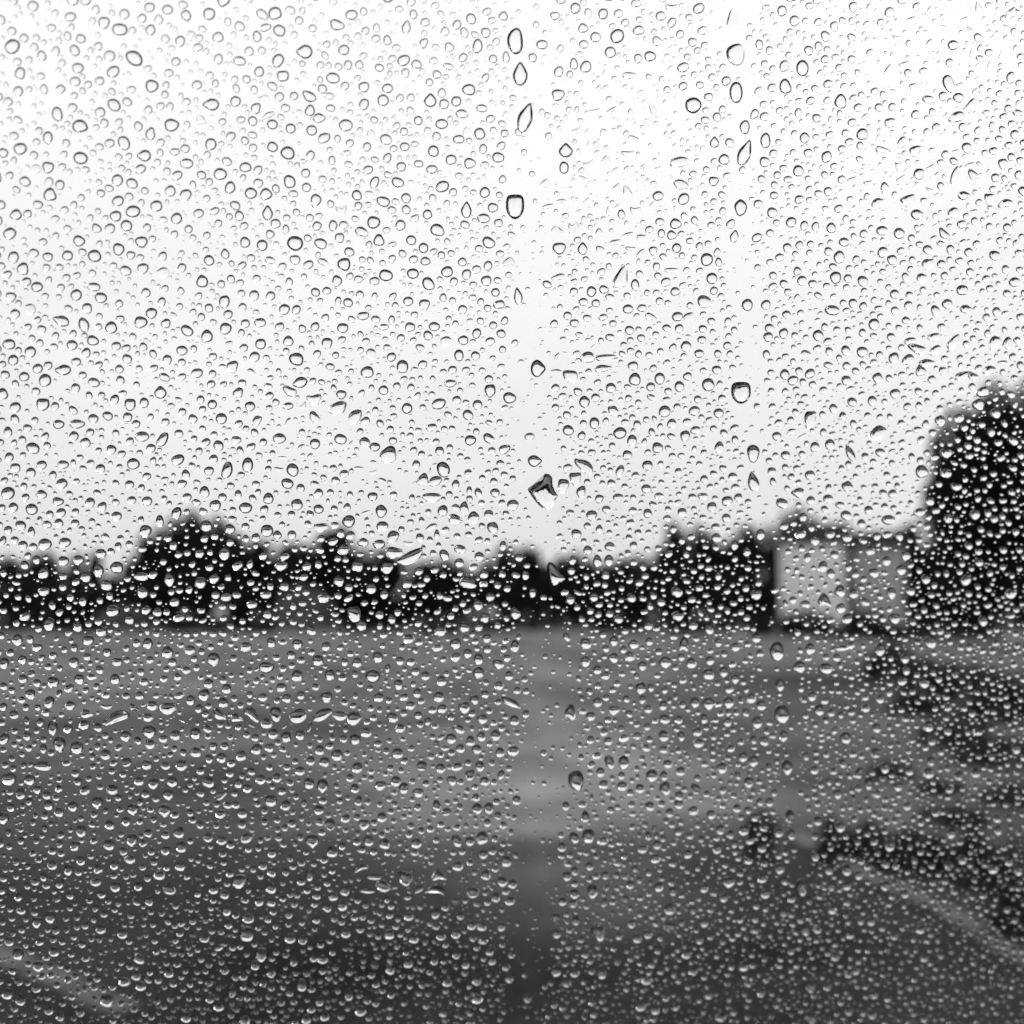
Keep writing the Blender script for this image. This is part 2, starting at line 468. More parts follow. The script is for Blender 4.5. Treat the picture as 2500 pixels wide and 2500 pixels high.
def hpart(name, vt, mat, parent=hroot):
    V, T = vt; V = [(a - (hx0 + hx1) / 2, b, c) for a, b, c in V]
    return link(name, mesh_np(name, V, T), mat, parent)
hpart('wall', box(hx0, hx1, 0, 8, 0, htop), M_WALL)
hpart('roof', gable(hx0, hx1, 0, 8, htop, htop + 2.1), M_ROOF)
hpart('wing_wall', box(wx0, wx1, 1.5, 8, 0, wtop), M_WALL2)
hpart('wing_roof', gable(wx0, wx1, 1.5, 8, wtop, wtop + 1.6), M_ROOF)
hpart('link_wall', box(hx1 + 0.01, wx0 - 0.01, 2.2, 7, 0, wtop - 0.4), M_TRIM)

# ------------------------------------------------------------------ the glass and the dark cabin behind it
PN = FWD - PANE_SX * RIGHT + PANE_SZ * UP
PLEN = np.linalg.norm(PN); PN = PN / PLEN
D_IN = PANE_D / PLEN; D_OUT = D_IN + PANE_T
E1 = np.cross(PN, (0, 0, 1.0)); E1 /= np.linalg.norm(E1)
if E1[0] < 0: E1 = -E1
E2 = np.cross(E1, PN)
if E2[2] < 0: E2 = -E2
PC = CAM + PN * D_IN                       # foot of the perpendicular from the eye
def to_pane(px, py):
    """where a line of sight leaves the outer face of the glass, in metres along E1 and E2"""
    u, v = uv(px, py)
    d = FWD + u[..., None] * RIGHT + v[..., None] * UP
    d = d / np.linalg.norm(d, axis=-1)[..., None]
    c = d @ PN
    a = d * (D_IN / c)[..., None]
    tang = (d - c[..., None] * PN) / 1.5
    cz = np.sqrt(1 - (tang ** 2).sum(-1))
    b = a + tang * (PANE_T / cz)[..., None]
    return np.stack([b @ E1, b @ E2], -1)

def pane_pt(a, b, h):
    return CAM + PN * h + E1 * a + E2 * b
X0, X1, Y0, Y1 = -1.3, 1.7, -0.75, 0.75
V = [pane_pt(a, b, h) for h in (D_IN, D_OUT) for a, b in ((X0, Y0), (X1, Y0), (X1, Y1), (X0, Y1))]
T = [(0, 1, 2), (0, 2, 3), (4, 6, 5), (4, 7, 6)]
for k in range(4):
    k2 = (k + 1) % 4; T += [(k, k + 4, k2 + 4), (k, k2 + 4, k2)]
pane = link('window_pane', mesh_np('window_pane', V, T), M_GLASS)
tag(pane, 'clear sloping window glass covered in raindrops, filling the whole view', 'window')
# cabin lining: a dark shell from the rim of the glass backwards
f = [pane_pt(a, b, D_IN - 0.0) for a, b in ((X0 - .004, Y0 - .004), (X1 + .004, Y0 - .004), (X1 + .004, Y1 + .004), (X0 - .004, Y1 + .004))]
g = [np.array(q) for q in ((-1.7, -2.4, 0.55), (1.7, -2.4, 0.55), (1.7, -2.4, 2.45), (-1.7, -2.4, 2.45))]
f2 = [q + PN * 0.01 for q in f]
me = bpy.data.meshes.new('cabin_wall')
me.from_pydata([tuple(q) for q in f2 + f + g], [], [(k, (k + 1) % 4, 4 + (k + 1) % 4, 4 + k) for k in range(4)] + [(4 + k, 4 + (k + 1) % 4, 8 + (k + 1) % 4, 8 + k) for k in range(4)] + [(8, 9, 10, 11)])
cab = link('cabin_wall', me, M_CABIN); tag(cab, kind='structure')
sm = cab.modifiers.new('thickness', 'SOLIDIFY'); sm.thickness = 0.03; sm.offset = 1.0

# ------------------------------------------------------------------ raindrops
# drops read from the photograph: 850-pixel squares, in units of 1/2.273 pixel: x y width height turn kind
# kinds: o plain, U D L R drawn out to a point that way, r ragged, s thin smear
SQ = {
(0, 0): """68 258 76 76;665 163 80 62 10;745 323 98 66 50;843 477 66 64;443 700 80 64 5;952 694 74 64;633 583 70 60 40;447 877 74 62 20;112 825 68 60;1597 849 74 64 15;1638 1350 82 74;1222 966 68 60;1607 1008 60 68;1690 287 76 72 0 L;1526 74 68 66;1870 138 76 52 20;1848 433 72 54 5;1908 277 56 54;1910 1466 66 66;1780 1352 60 58;277 1080 66 64;88 1192 60 54;868 1143 60 58;980 1212 56 58;1030 1083 60 62 0 r;655 1115 62 52;54 1296 66 60;75 1428 56 60;438 1337 60 56;785 1342 64 56 10;525 1420 66 64 20;127 1492 60 62;1122 1562 60 62;903 1513 66 56 0 L;793 1490 56 56;1160 1445 56 52;1245 1675 52 70 10;1410 1640 50 56;781 1788 66 60;840 1738 60 54;617 1818 64 58 30;465 1803 52 76 -20;340 1780 80 54 20 L;1443 1790 62 46;1038 1835 66 52 30;515 1890 60 52 25;1600 1893 52 54;1815 1905 54 60;1455 80 70 44 35;1172 580 76 62 0 L;800 864 66 60 0 L;688 794 58 76 -25;267 928 60 58 30;652 1000 56 60;733 1018 62 50 25;318 633 54 74 -10;835 743 52 60;1170 800 58 60;1036 907 66 52 5;1330 338 66 46 10;608 310 58 56;432 377 60 52 30;417 452 58 46 10;1210 206 58 52;1000 228 52 54;835 166 50 56;930 53 58 48;183 33 58 52 15;390 93 58 48 30;1720 614 52 56;1772 655 60 50 0 R;1512 690 56 50 15;1613 713 52 50;1512 815 52 56 -20;1730 723 54 54;1475 1078 60 62;1392 1072 62 58 25;945 1060 58 54 30;1752 1112 54 66 20;1485 1182 54 70 0 U;1848 1252 44 56;1362 928 62 50;1360 1345 52 56;375 1418 58 50 20;697 1502 62 50 25;520 1592 70 44 5;205 1592 60 52;560 1652 62 54 35;423 1637 56 60;1465 545 66 56 10 s;1115 665 54 66 0 s;1490 640 70 50 -20 s;265 765 50 64 0 D;1895 1165 60 56 0 s""",
(825, 0): """76 82 60 54;12 143 46 50;35 278 62 54 15;985 228 80 132 -5;1012 412 74 110 0 U;1040 655 74 140 18 U;983 1148 92 124 0 f;1222 526 64 58;1265 835 70 66 0 U;1255 930 48 62;44 695 70 60 10;145 482 54 54;275 490 54 50;251 556 58 58;365 335 66 54 -20;775 256 48 76 5;618 262 48 48;513 557 64 64 0 U;657 562 50 54;688 632 62 46 10;576 688 66 50 -15;267 774 62 54 20;787 742 54 62 -20;628 886 56 52;580 1035 70 56 -30;332 1012 62 52 25;203 1013 48 60 10;815 1068 50 58;252 1118 70 50 20;378 1100 50 52;860 1152 52 50;713 1166 54 76 0 U;497 1190 48 50;198 1234 66 64;347 1250 52 56;552 1277 74 60 20;407 1333 50 52;38 1466 70 68;475 1376 48 54;63 1398 52 48 20;606 1508 60 56;416 1518 60 54;502 1575 56 74 -30;824 1558 54 54;833 1474 44 48;390 1672 52 48;480 1690 54 58 30;895 1690 58 46 -10;692 1718 46 48 20;140 1753 64 42 -15;27 1820 58 50;400 1815 52 50;535 1812 58 46 5;500 1862 46 52;600 1893 56 50;696 1888 52 48;1000 1645 44 80 -8 U;950 1455 58 78 0 s;1318 45 52 56;1550 200 72 70;1472 77 50 56;1512 290 58 56;1430 206 52 54;1670 168 60 48 5;1732 312 60 52 -10;1772 228 50 48;1376 370 58 58;1226 398 50 52;1310 355 42 58;1133 247 58 48;1205 87 48 44;1618 418 76 60 0 s;1570 1548 72 110 0 r;1358 1380 50 60 0 U;1650 1582 44 58 -10;1407 1618 48 56;1309 1620 42 46;1510 1650 50 36 20;1610 1715 54 46;1362 1675 48 40;1225 1538 72 58 0 s;1820 1565 46 50;1777 1087 58 48 -10;1787 1230 46 40;1874 1242 58 54;1880 1376 46 50;1768 1480 36 46;1885 1757 58 48 -10;1893 1823 42 48;1200 1798 42 42;1275 1752 44 42;1735 1762 64 60 0 s;1155 1020 52 70 20 s;1390 910 60 50 -20 s;1680 515 46 40 -40 s;1750 610 36 100 -15 s;1425 615 66 36 -10 s;1520 610 60 36 -35 s;1475 735 36 80 20 s;1330 725 44 60 -30 s;1640 765 60 30 10 s;1610 850 70 50 0 s;1490 890 56 60 0 s;1240 1115 60 28 -5 s;1165 1145 64 40 -10 s;1300 1265 40 96 0 s;1345 1250 30 60 -20 s;1215 1275 60 50 0 s;1450 1290 40 60 15 s;1650 1165 56 60 0 s;1605 1060 46 60 0 s;1545 1040 50 50 -40 s;1540 1345 64 50 -20 s;1455 1390 46 84 0 s;1610 1300 60 30 -15 s;1685 1320 60 60 0 s;1680 1405 60 40 -40 s;1625 1380 50 44 0 s;1850 1500 70 50 0 s;1890 1465 60 56 0 s;1895 900 100 56 0 r;1905 1025 76 50 0 r;380 150 46 64 10 U;1850 40 70 70 0 s""",
(1650, 0): """333 300 92 112 0 r;318 110 64 160 10 s;335 512 66 108;97 584 80 82;383 705 50 70;383 850 64 124 22 U;360 1152 62 82;498 780 54 72;493 898 50 54;210 1005 50 48;268 885 56 54 -15;172 1440 64 64;200 1545 56 58;397 1692 56 60;500 1692 50 50;325 1312 44 60 15 U;608 480 62 72 -15;602 366 48 60 20;915 563 60 72;703 378 64 80;738 280 46 50;792 257 38 52;660 115 52 56;590 60 50 54;985 38 46 52;837 870 50 62 15;715 765 50 54;1035 745 60 58;1013 597 46 44;680 948 54 58;640 1233 54 52;863 1265 50 52 25;713 1252 42 48;845 1062 42 48;1150 1400 56 56;1200 1442 52 50 -20;847 1395 44 44;620 1375 50 46;887 1540 56 62;700 1558 50 50;955 1545 44 42;600 1575 44 42;790 1862 54 58;512 1870 46 50;520 1820 50 44;598 1850 48 52;868 1722 74 52 10;1040 1700 40 44;1290 1695 44 44;1215 1632 50 46;1590 1610 60 52;1100 1800 56 60;1770 1418 56 52;1625 1400 44 46;1240 1295 54 56;1145 1280 60 48;1350 965 56 56;1515 465 58 90 -25 r;1320 480 50 60 0 s;1330 635 44 44;1540 250 56 50;1870 70 50 70 30 r;1615 820 50 54;1190 680 60 50 0 r;1780 1730 42 48;1880 1565 60 46 -10;1860 430 44 60;1690 270 32 44;1820 650 40 44;1590 705 36 46;1255 790 44 64 25 r;1610 1715 58 44 0 R;1365 1545 50 56 0 r;1475 1815 40 40;1195 1870 44 42;160 1675 80 60 0 r;75 1760 60 48 -20;40 1040 80 50 0 r;18 1825 44 48;150 1825 42 40;145 1885 44 40;215 790 48 52 0 U;1305 105 60 30 -25 s;1190 70 60 50 0 r;1405 60 56 40 -45 s;1180 390 36 90 15 s;1265 355 60 34 -20 s;1410 240 36 80 20 s;1560 650 80 56 -40 r;1400 550 56 44 -15 r;1640 585 60 56 0 r;1550 975 40 96 20 r;1160 1045 44 60 20 r;1250 990 60 36 -35 s;1120 1130 72 50 -30 r;1290 1110 84 50 -10 r;1600 1085 62 44 0 R;1740 1100 50 60 0 r;1830 1130 80 40 -15 r;1340 1190 60 54 0 R;1540 1180 60 50 -30 r;1650 970 50 50 0 r;1400 1465 60 60 0 r;1490 1300 50 56 0 r;1770 1900 50 80 25 r;1430 1870 70 40 -10 r;1540 1900 80 50 -30 r;1300 1895 60 44 -20 r;1840 1905 46 60 20 r;1680 40 40 70 -15 s;1740 30 44 60 -30 s;1140 830 60 50 -15 s;1330 835 60 54 0 r;1310 830 40 60 0 s;1235 920 36 70 0 s;1500 640 40 30 -40 s;1620 590 40 50 0 s""",
(0, 825): """50 35 66 54;168 78 60 56;400 40 58 50;73 123 54 54;134 215 54 48;250 235 62 66 15;350 178 78 54 0 L;515 18 58 46 10;478 83 46 52;645 45 50 44;928 122 48 52;1010 70 58 50 10;1413 105 54 52;1645 118 76 64 25;1815 40 56 66;1093 196 58 52 -15;890 303 64 60 0 U;13 312 58 58;238 370 66 62 0 f;85 385 54 56;636 343 46 52;722 372 56 62 0 f;800 360 46 54;1665 248 72 56 -20 L;1745 340 74 54 0 r;325 480 58 46;427 478 78 46;518 448 54 46;598 433 50 48;1228 448 58 56 20;1070 450 46 48;44 522 46 52;788 548 74 52;902 565 50 80 25;1550 558 68 52 10;1748 588 52 54;1890 562 60 56;183 612 70 56 25;473 582 56 50;618 620 50 50;838 612 50 44;987 676 66 54 -10;1374 705 56 76;1260 735 54 88 20;1624 733 62 66;230 706 54 48;350 703 58 44;558 726 48 48;1595 808 66 50 20;1160 738 50 46;1135 855 52 58;718 815 48 46;815 768 44 38;1195 930 56 60;1363 943 68 54 10;1648 925 60 58;1768 950 52 46;816 906 54 48;322 908 58 44;500 914 50 52;567 938 46 52;980 972 50 64 15;646 990 54 50;1145 1045 62 58;887 1017 42 60;325 1028 50 44;174 1076 38 52;1482 1070 64 62;1538 1095 46 46;1620 1093 44 46;250 1145 68 58;360 1135 62 50;127 1150 50 44;545 1290 56 66;648 1275 66 62;560 1197 54 50;352 1238 60 48;1246 1195 56 70;940 1340 60 66;1108 1195 50 46;785 1325 80 38;790 1412 66 52 35;1320 1262 62 48 -25;1190 1335 54 50 -30;625 1518 74 58;993 1552 66 52 -15;272 1590 62 66;140 1545 58 46 -15;970 1465 50 48 -15;1475 1425 58 40;1398 1478 54 40;1255 1438 52 48;812 1510 50 44;1485 1532 44 48;430 1603 52 48 20;563 1630 52 48;245 1405 62 48;1795 1443 70 46;1880 1350 60 54;1578 1380 48 46;205 1718 54 44;490 1678 56 52;98 1675 50 58;820 1695 50 54;930 1745 56 60;1185 1785 64 66 0 D;1052 1732 60 48;1365 1715 58 50;1505 1690 46 50;1650 1700 52 54;1480 1828 72 60;1765 1790 56 54;1810 1712 46 46;22 1805 48 58;650 1798 54 44;410 1800 50 52;1650 1875 56 58;1830 1870 48 56;125 1785 44 46;295 1910 60 54;638 1893 52 48;440 1893 46 52;128 1892 46 44;1608 295 70 50 20 r;1875 390 90 70 0 r;1290 160 60 60 0 r;1395 190 46 56 0 s;1235 160 44 50 0 s;1425 462 46 60 0 r;1745 440 50 60 0 r;1680 380 44 40 -35 s;1560 1265 70 48 0;1580 1215 52 40 -10;1780 1050 80 44 0 r""",
(825, 825): """1110 170 70 88 0 R;163 190 66 60;358 160 60 68;672 97 48 60;763 100 46 48;845 292 56 66;952 333 62 60 -15;775 372 50 52;253 290 50 48;735 568 58 52;838 558 64 46 35;925 618 60 46 -30;722 428 54 54;520 497 56 40 -10;280 650 86 88 0 r;585 730 64 82 -30;1092 683 64 62 0 R;1368 355 56 58;1515 278 52 52;1648 230 60 64;1786 226 52 62;1638 155 52 48;1895 270 50 56;1813 408 60 60;1423 473 50 60;1565 528 66 60;1278 513 58 52;1528 405 54 54 0 r;1606 650 48 50;1718 708 56 50 20;1712 838 52 46;1774 610 58 54;1555 885 54 40;1450 893 42 46;1408 985 54 54;1323 1088 52 50;1370 715 92 70 15 r;1318 778 60 70 0 r;1250 820 62 70 0 r;1350 855 50 60 0 r;240 962 56 66;193 880 52 44;60 1018 62 66;582 960 52 58;838 983 48 54;872 860 46 48;520 885 98 50 0 r;470 790 60 60 0 r;540 795 64 56 0 r;650 1008 70 50 0 r;750 1000 60 66 0 r;860 1055 54 66 -30;247 1045 62 50;455 1110 42 46;305 1105 60 66 0 r;310 1190 90 60 0 r;405 1215 140 60 -32 r;272 1275 60 58 0 r;140 1135 56 44;228 1145 64 46;30 1175 58 56;108 1267 62 56;590 1205 50 56;785 1215 50 50;1005 1220 44 40;1440 1238 46 58;1503 1235 44 60;1387 1178 46 46;1510 1158 50 50;1080 1412 40 46;810 1310 42 48;1040 1315 38 50;720 1360 80 60 30 r;985 1527 54 58 0 U;90 1530 70 80 0 r;130 1595 50 56;568 1628 60 50;700 1607 50 52;845 1437 48 44;385 1365 50 42;565 1430 36 40;1420 1438 42 46;1485 1315 40 48;1880 1410 58 54;1885 1545 60 48;1556 1562 48 40;652 1697 52 58;391 1670 62 46;553 1720 58 34 -10;720 1752 44 46;780 1782 50 54;655 1772 52 44 -25;890 1810 58 46 30;780 1858 56 58;193 1878 74 66;220 1772 50 56;345 1793 42 42;485 1876 44 46;1375 1697 54 60;1530 1682 46 48;1640 1700 52 48;1373 1795 46 54;1620 1768 50 50;1688 1820 44 48;1815 1800 60 60;1440 1842 42 44;1485 1875 42 40;1728 1685 38 40;983 1710 44 60;575 1905 50 50;950 1875 40 48;827 1668 42 46;95 440 66 80 20 r;150 465 50 50 -30 r;15 385 80 70 0 r;150 580 50 60 -40 r;205 605 56 44 10;30 565 60 60 0 r;1290 210 80 64 0 r;1385 110 74 60 0 r;1485 110 100 36 -12 r;1470 170 80 40 -20 r;1215 185 60 30 15 s;1390 190 44 50 0 s;655 940 40 60 20 s;700 945 56 56 -30 r;185 90 50 60 -20;390 1140 50 40 0 s;530 1195 40 30""",
(1650, 825): """362 305 98 110 0 f;430 640 62 90;430 800 56 92 -10 U;745 450 60 92 10 r;1120 530 84 80 0 r;180 260 66 64;57 48 54 56;103 405 54 52;238 418 52 50;228 178 50 46;605 203 48 54;650 236 56 48 -20;943 70 46 52;1035 78 58 54;1120 223 54 52;948 236 54 50;1217 310 52 52;875 393 46 46;1090 350 46 54;968 640 40 86 -25 U;855 592 50 56;745 762 52 50;1365 742 62 66;1467 460 52 56;1135 636 52 44;610 652 50 46;560 545 46 44;52 545 50 60;240 610 54 50 0 r;680 860 64 52 0 L;590 918 66 50 20;952 825 50 62 -25;845 893 50 46;285 905 58 50 -15;348 886 46 42;200 938 50 50;150 880 54 38;315 770 46 42;1408 905 48 50;1180 1010 66 52;1030 1030 44 44;1350 968 58 44 -15;1070 955 44 44;945 985 54 52;35 968 48 46;280 1000 48 44;222 1050 46 40;225 1110 52 48;470 1090 44 56;690 1090 62 42 -25;770 1123 48 52;600 1045 44 38;325 1150 40 50;395 1185 36 50;855 1090 50 40;948 1108 54 44;1240 1100 42 50;1115 1100 40 42;815 1270 50 56 0 r;860 1308 42 50;910 1405 54 60;985 1420 50 48;825 1460 66 64 0 r;718 1478 50 44;650 1455 40 38;915 1500 48 52;950 1558 54 48;1213 1557 58 58;1195 1415 46 62;1300 1405 50 46;1097 1305 54 48;1250 1287 52 52;1077 1182 48 48;1168 1237 46 50;880 1203 44 40;560 1738 70 96;685 1825 62 60 20;830 1835 66 60;180 1868 62 60;85 1805 52 52;190 1790 44 46;330 1715 46 46;235 1690 38 44;745 1725 52 58;1133 1730 50 62;1413 1690 60 62;1270 1780 48 44;265 1853 42 52;45 1705 50 70 0 r;915 1722 80 26 -5 r;95 1595 48 46;1500 640 58 50;1510 1000 44 48;1555 825 56 42;1680 370 60 60 30;1500 750 56 46;1705 1570 44 56;1860 1420 62 46 -30;1610 1345 60 46 -45;1275 1208 48 50;1340 60 90 50 10 r;1440 70 70 44 -35 r;1290 120 66 50 -20 r;1390 140 80 40 -20 r;1360 185 56 56 0 r;1540 45 80 60 -20 r;1760 40 46 90 20 r;1850 40 46 60 15 r;1590 210 84 40 -30 r;1650 215 50 44 0 r;1740 180 70 44 -10 r;1815 135 56 30 0 s;640 520 50 50 -20 s;700 545 50 26 -30 s;925 435 46 60 0 s;970 280 50 34 -15 s;725 85 60 40 10 s;1705 300 70 50 -30""",
(0, 1650): """295 40 56 54;640 20 52 48;440 20 50 48;128 17 48 40;205 40 42 38;168 102 50 52;1133 105 58 56;1258 72 48 50;1158 42 48 46;1562 65 52 44;1812 118 58 56;1670 108 38 44;1592 125 44 46;1057 135 44 48;78 215 50 44;468 272 56 46;293 292 52 70 0 D;330 380 62 76 0 D;427 398 64 64 20;22 350 54 56;828 310 70 64;973 330 54 50;1085 320 54 56;698 335 52 52;832 380 60 46;908 350 46 38;50 572 74 66;165 578 54 50;1085 425 58 48;1587 340 50 54;1665 328 46 48;1425 408 52 54;1495 398 46 44;1775 412 50 48;1725 472 44 46;1008 497 58 56;1230 455 48 50;585 437 52 54;702 480 48 46;815 495 52 48;1665 528 50 46;1445 575 52 50;1538 567 44 46;853 598 54 52;772 585 52 44;1155 590 58 56;955 588 56 50 0 D;623 632 60 50;1322 598 44 46;1373 625 46 44;1503 692 62 60;1715 597 52 56;1790 612 58 68 0 D;1230 660 54 46 0 r;935 660 56 50 0 D;113 655 48 56;475 635 58 44 -25;540 703 56 58 0 D;738 742 56 54 0 D;913 750 68 62 0 D;1345 762 54 50;1770 745 50 48;18 790 56 60;60 730 44 44;270 718 50 48;405 725 50 50;328 757 48 48;450 862 54 58 0 D;610 828 50 48;700 808 44 48;993 870 54 54;1832 825 54 58 0 D;1733 918 70 66 0 D;1843 978 52 56;1370 900 66 46 -35;1230 913 52 46;1155 898 48 46;732 912 56 60 0 D;605 938 56 54;415 945 54 46 -25;1005 950 52 58;920 970 42 46;1510 985 50 40 -30;1000 1055 54 52;290 1050 52 48;450 1025 48 48;720 1018 58 44;885 1108 58 46;1330 1142 76 66 -20;940 1183 62 60 0 r;1505 1177 56 56;1720 1105 40 60 10;1508 1090 50 44;640 1172 54 50 0 D;1185 1185 52 46;530 1145 52 44;830 1248 48 50;280 1340 54 60;205 1368 52 54;1245 1215 50 42 20;1850 1225 46 44;1370 1435 74 72;1378 1347 58 48;680 1430 54 52;560 1405 50 50;1900 1275 52 52;1815 1285 42 48;1440 1255 50 40 -25;1605 1320 36 52 20;1450 1550 62 66;1415 1607 46 48;1610 1458 54 50;1680 1465 44 46;1790 1575 48 44;1630 1585 40 46;1505 1645 44 56;100 1543 58 60;213 1613 60 50 0 D;938 1648 50 50;780 1723 56 46;595 1800 70 66;690 1700 60 40;1675 1718 52 58;1215 1838 50 44;40 1765 56 56;115 1800 50 56;203 1733 48 46;335 1890 46 46;445 1865 46 48;1035 1895 58 50;270 1858 44 44;1775 1805 44 48;238 500 90 46 0 r;480 210 60 44 25 r;650 232 130 54 -22 r;935 178 84 62 10 r;740 175 40 60 0 s;820 230 60 40 0 r;1215 215 72 44 30 r;1395 212 90 50 32 r;1530 210 56 76 -10 r;1655 220 84 76 0 r;1790 215 80 70 0 r;1885 220 74 50 0 r;1480 265 60 50 -15 r;1310 235 60 40 0 r;590 170 60 44 0 s;390 165 56 44;845 165 60 44 0 r;1870 440 60 56 -35""",
(825, 1650): """575 28 54 54;335 48 48 48;700 175 58 56;1290 205 54 76 0 r;1322 580 78 100;1390 888 62 74;1412 1195 54 70;1446 1420 68 88;1463 1645 50 68;1265 722 36 44;1373 782 40 58;800 900 66 62 -20;660 915 46 66 -35;733 918 46 46;932 1030 52 58 20;838 735 48 54 0 D;773 738 50 52 0 D;992 690 42 50;365 622 50 56;445 648 56 48;237 608 58 48;170 915 52 52;258 933 56 50 20;146 823 56 52 -20;245 785 48 50;107 510 56 54;95 352 54 52;155 315 54 50;332 430 54 52;570 513 50 48;735 362 48 50;628 348 54 52;875 330 48 54;800 240 52 46;980 247 48 50;900 425 46 48;975 417 58 48 -30;680 403 44 44;770 408 48 46;795 337 42 48 -20;670 295 64 40 25;345 292 56 40;303 232 58 50 30;90 235 78 66 -10 r;960 147 104 36 34 r;227 120 50 46 -20;560 117 56 50;403 165 48 42;580 182 48 46;757 133 48 46;818 103 40 40;440 95 38 46;465 500 52 50;787 502 44 50;733 548 50 52 0 r;815 585 48 44;1680 68 52 60;1533 190 52 50;1440 147 48 46;1402 225 46 46;1805 165 40 46;1888 243 46 42;1812 240 56 48;1808 333 54 54;1905 335 36 50;1507 478 48 68 -20;1585 480 52 68;1457 535 44 48;1742 553 60 60;1815 625 54 68;1578 612 54 46;1475 603 48 46;1893 665 42 46;1890 713 46 46;1705 400 50 36 15;1805 410 46 38 20;1830 490 44 42;1902 530 46 48;1808 555 40 46;1500 362 42 42;1243 950 42 48;1270 1110 44 48;1315 1083 38 44;1313 1210 48 46;1245 1253 44 40;1305 1262 38 44;1320 1358 36 48;1210 1340 44 40;1770 938 40 46;1760 1015 52 46;1690 962 50 40;1840 1295 56 54;1778 1172 50 46;1858 1195 40 46;1838 1390 66 48 0 r;1720 1435 42 44;1660 1457 44 46;820 1105 50 50;910 1142 54 48;970 1155 42 44;875 1230 42 48;955 1250 42 46;540 1318 46 52;393 1337 42 44;740 1385 44 46;797 1393 52 40;905 1392 42 44;653 1430 50 50;572 1445 46 44;420 1460 44 48;285 1437 54 46;290 1630 50 50;205 1605 44 42;770 1688 46 58;390 1595 46 48;855 1580 42 46;707 1600 42 46;657 1545 40 50;1210 1640 48 54;1270 1703 40 48;1315 1650 44 40;60 1770 50 54;770 1795 60 44;125 1860 56 52;1680 1835 52 46;1760 1850 46 56;665 1057 52 46;808 990 44 44;38 1190 46 58;25 1272 50 48;130 1065 70 60 -20 s;205 1115 90 50 0 s;375 1120 72 70 0 r;560 1110 72 50 0 r;250 1165 80 54 0 r;165 1195 80 36 0 s;545 1190 100 80 10 s;750 1200 66 50 0 r;450 1185 60 50 -30 s;655 1250 40 50 -15 s;770 1265 50 44 0 s;665 505 60 40 -25 r;322 585 54 50 -45;1590 345 60 36 -20""",
(1650, 1650): """587 213 70 98;578 52 44 60 0 D;617 507 52 76;632 780 50 62;700 1172 58 80;718 1408 46 64;745 1720 54 68;748 1893 60 72;575 1070 50 52;640 880 44 56;405 590 46 54;430 472 48 60;372 450 44 50;253 512 56 54;180 155 60 60 0 D;292 148 54 56 25;415 125 54 50 20;295 75 46 38;328 18 42 44;105 148 46 50;453 257 52 60;285 257 44 44;157 238 36 50;122 375 58 42;30 335 36 48;27 530 52 44;490 362 54 44 30;940 345 52 66;795 190 48 56;752 115 48 46;860 205 40 38;1113 290 46 48;1108 428 56 50;1050 180 48 40;1130 130 48 42;1375 38 54 54;1255 28 48 44;1400 280 54 56;1888 405 46 52;1415 475 40 44;1400 540 66 50;1160 510 50 54;765 523 48 42;925 487 40 44;18 663 42 46;97 748 52 46;18 715 40 44;340 735 44 40;195 770 44 46;245 853 44 50;378 857 50 54;303 880 40 42;435 785 40 44;520 700 44 42;467 700 38 40;490 838 48 46;570 870 46 46;410 915 44 40;478 955 48 44;232 960 42 52 20;65 990 44 44;400 1022 54 40 20;293 1145 60 52;480 1125 50 44;497 1210 48 46;155 1178 46 44;945 1077 54 56;1013 1107 46 42;910 840 52 50;788 805 42 46;1187 940 54 60;1070 600 40 60;1110 655 48 44;1230 615 46 46;1525 875 48 48;1785 858 46 46;1590 1020 46 48;1515 1050 48 50;1760 1075 50 44;1900 1075 52 60;1160 1165 48 46;1165 1045 44 40;950 1165 46 44;1270 1210 46 40;60 1545 50 44;95 1640 44 40;375 1615 50 44;595 1310 36 52 -25;155 1370 46 42;885 1560 46 40;1090 1880 44 46;960 1860 44 44;250 1895 52 46;1570 555 50 46;1660 540 54 46;1850 1030 40 50;130 1465 40 44;597 335 46 54 10 D;1015 540 40 60 15 r""",
}
K = 850 / 1932.0
specs = []          # px, py, w, h, turn, kind, words
for (ox, oy), txt in SQ.items():
    for line in txt.split(';'):
        q = line.split()
        specs.append([ox + float(q[0]) * K, oy + float(q[1]) * K, float(q[2]) * K * 1.11, float(q[3]) * K * 1.11,
                      float(q[4]) if len(q) > 4 else 0.0, q[5] if len(q) > 5 else 'o', None])
# the squares overlap a little: drop the second reading of the same drop
keep = []
for s in specs:
    if not any(abs(s[0] - t[0]) < 0.30 * (s[2] + t[2]) and abs(s[1] - t[1]) < 0.30 * (s[3] + t[3]) for t in keep): keep.append(s)
specs = keep
# two water marks with outlines of their own
BIG = [(64, 828), (118, 790), (215, 730), (270, 685), (315, 660), (430, 612), (410, 545), (437, 493), (520, 505), (580, 545), (612, 630), (592, 690), (640, 830), (690, 935), (740, 985), (670, 1010), (655, 1130), (585, 1225), (520, 1275), (440, 1255), (360, 1215), (290, 1140), (215, 1060), (150, 960), (108, 890)]
OUTL = [(np.array(BIG) * (220 / 1932.0) + [1280, 1100], 'largest ragged water drop with an irregular notched outline, in the sky just above the hedge')]
HAM = [(1165, 1250), (1185, 1245), (1205, 1262), (1228, 1290), (1245, 1318), (1262, 1335), (1245, 1350), (1225, 1362), (1205, 1372), (1190, 1368), (1180, 1345), (1172, 1310), (1160, 1285)]
OUTL.append((np.array(HAM) * K + [825, 825], 'bright ragged wedge-shaped water drop against the middle of the dark hedge'))

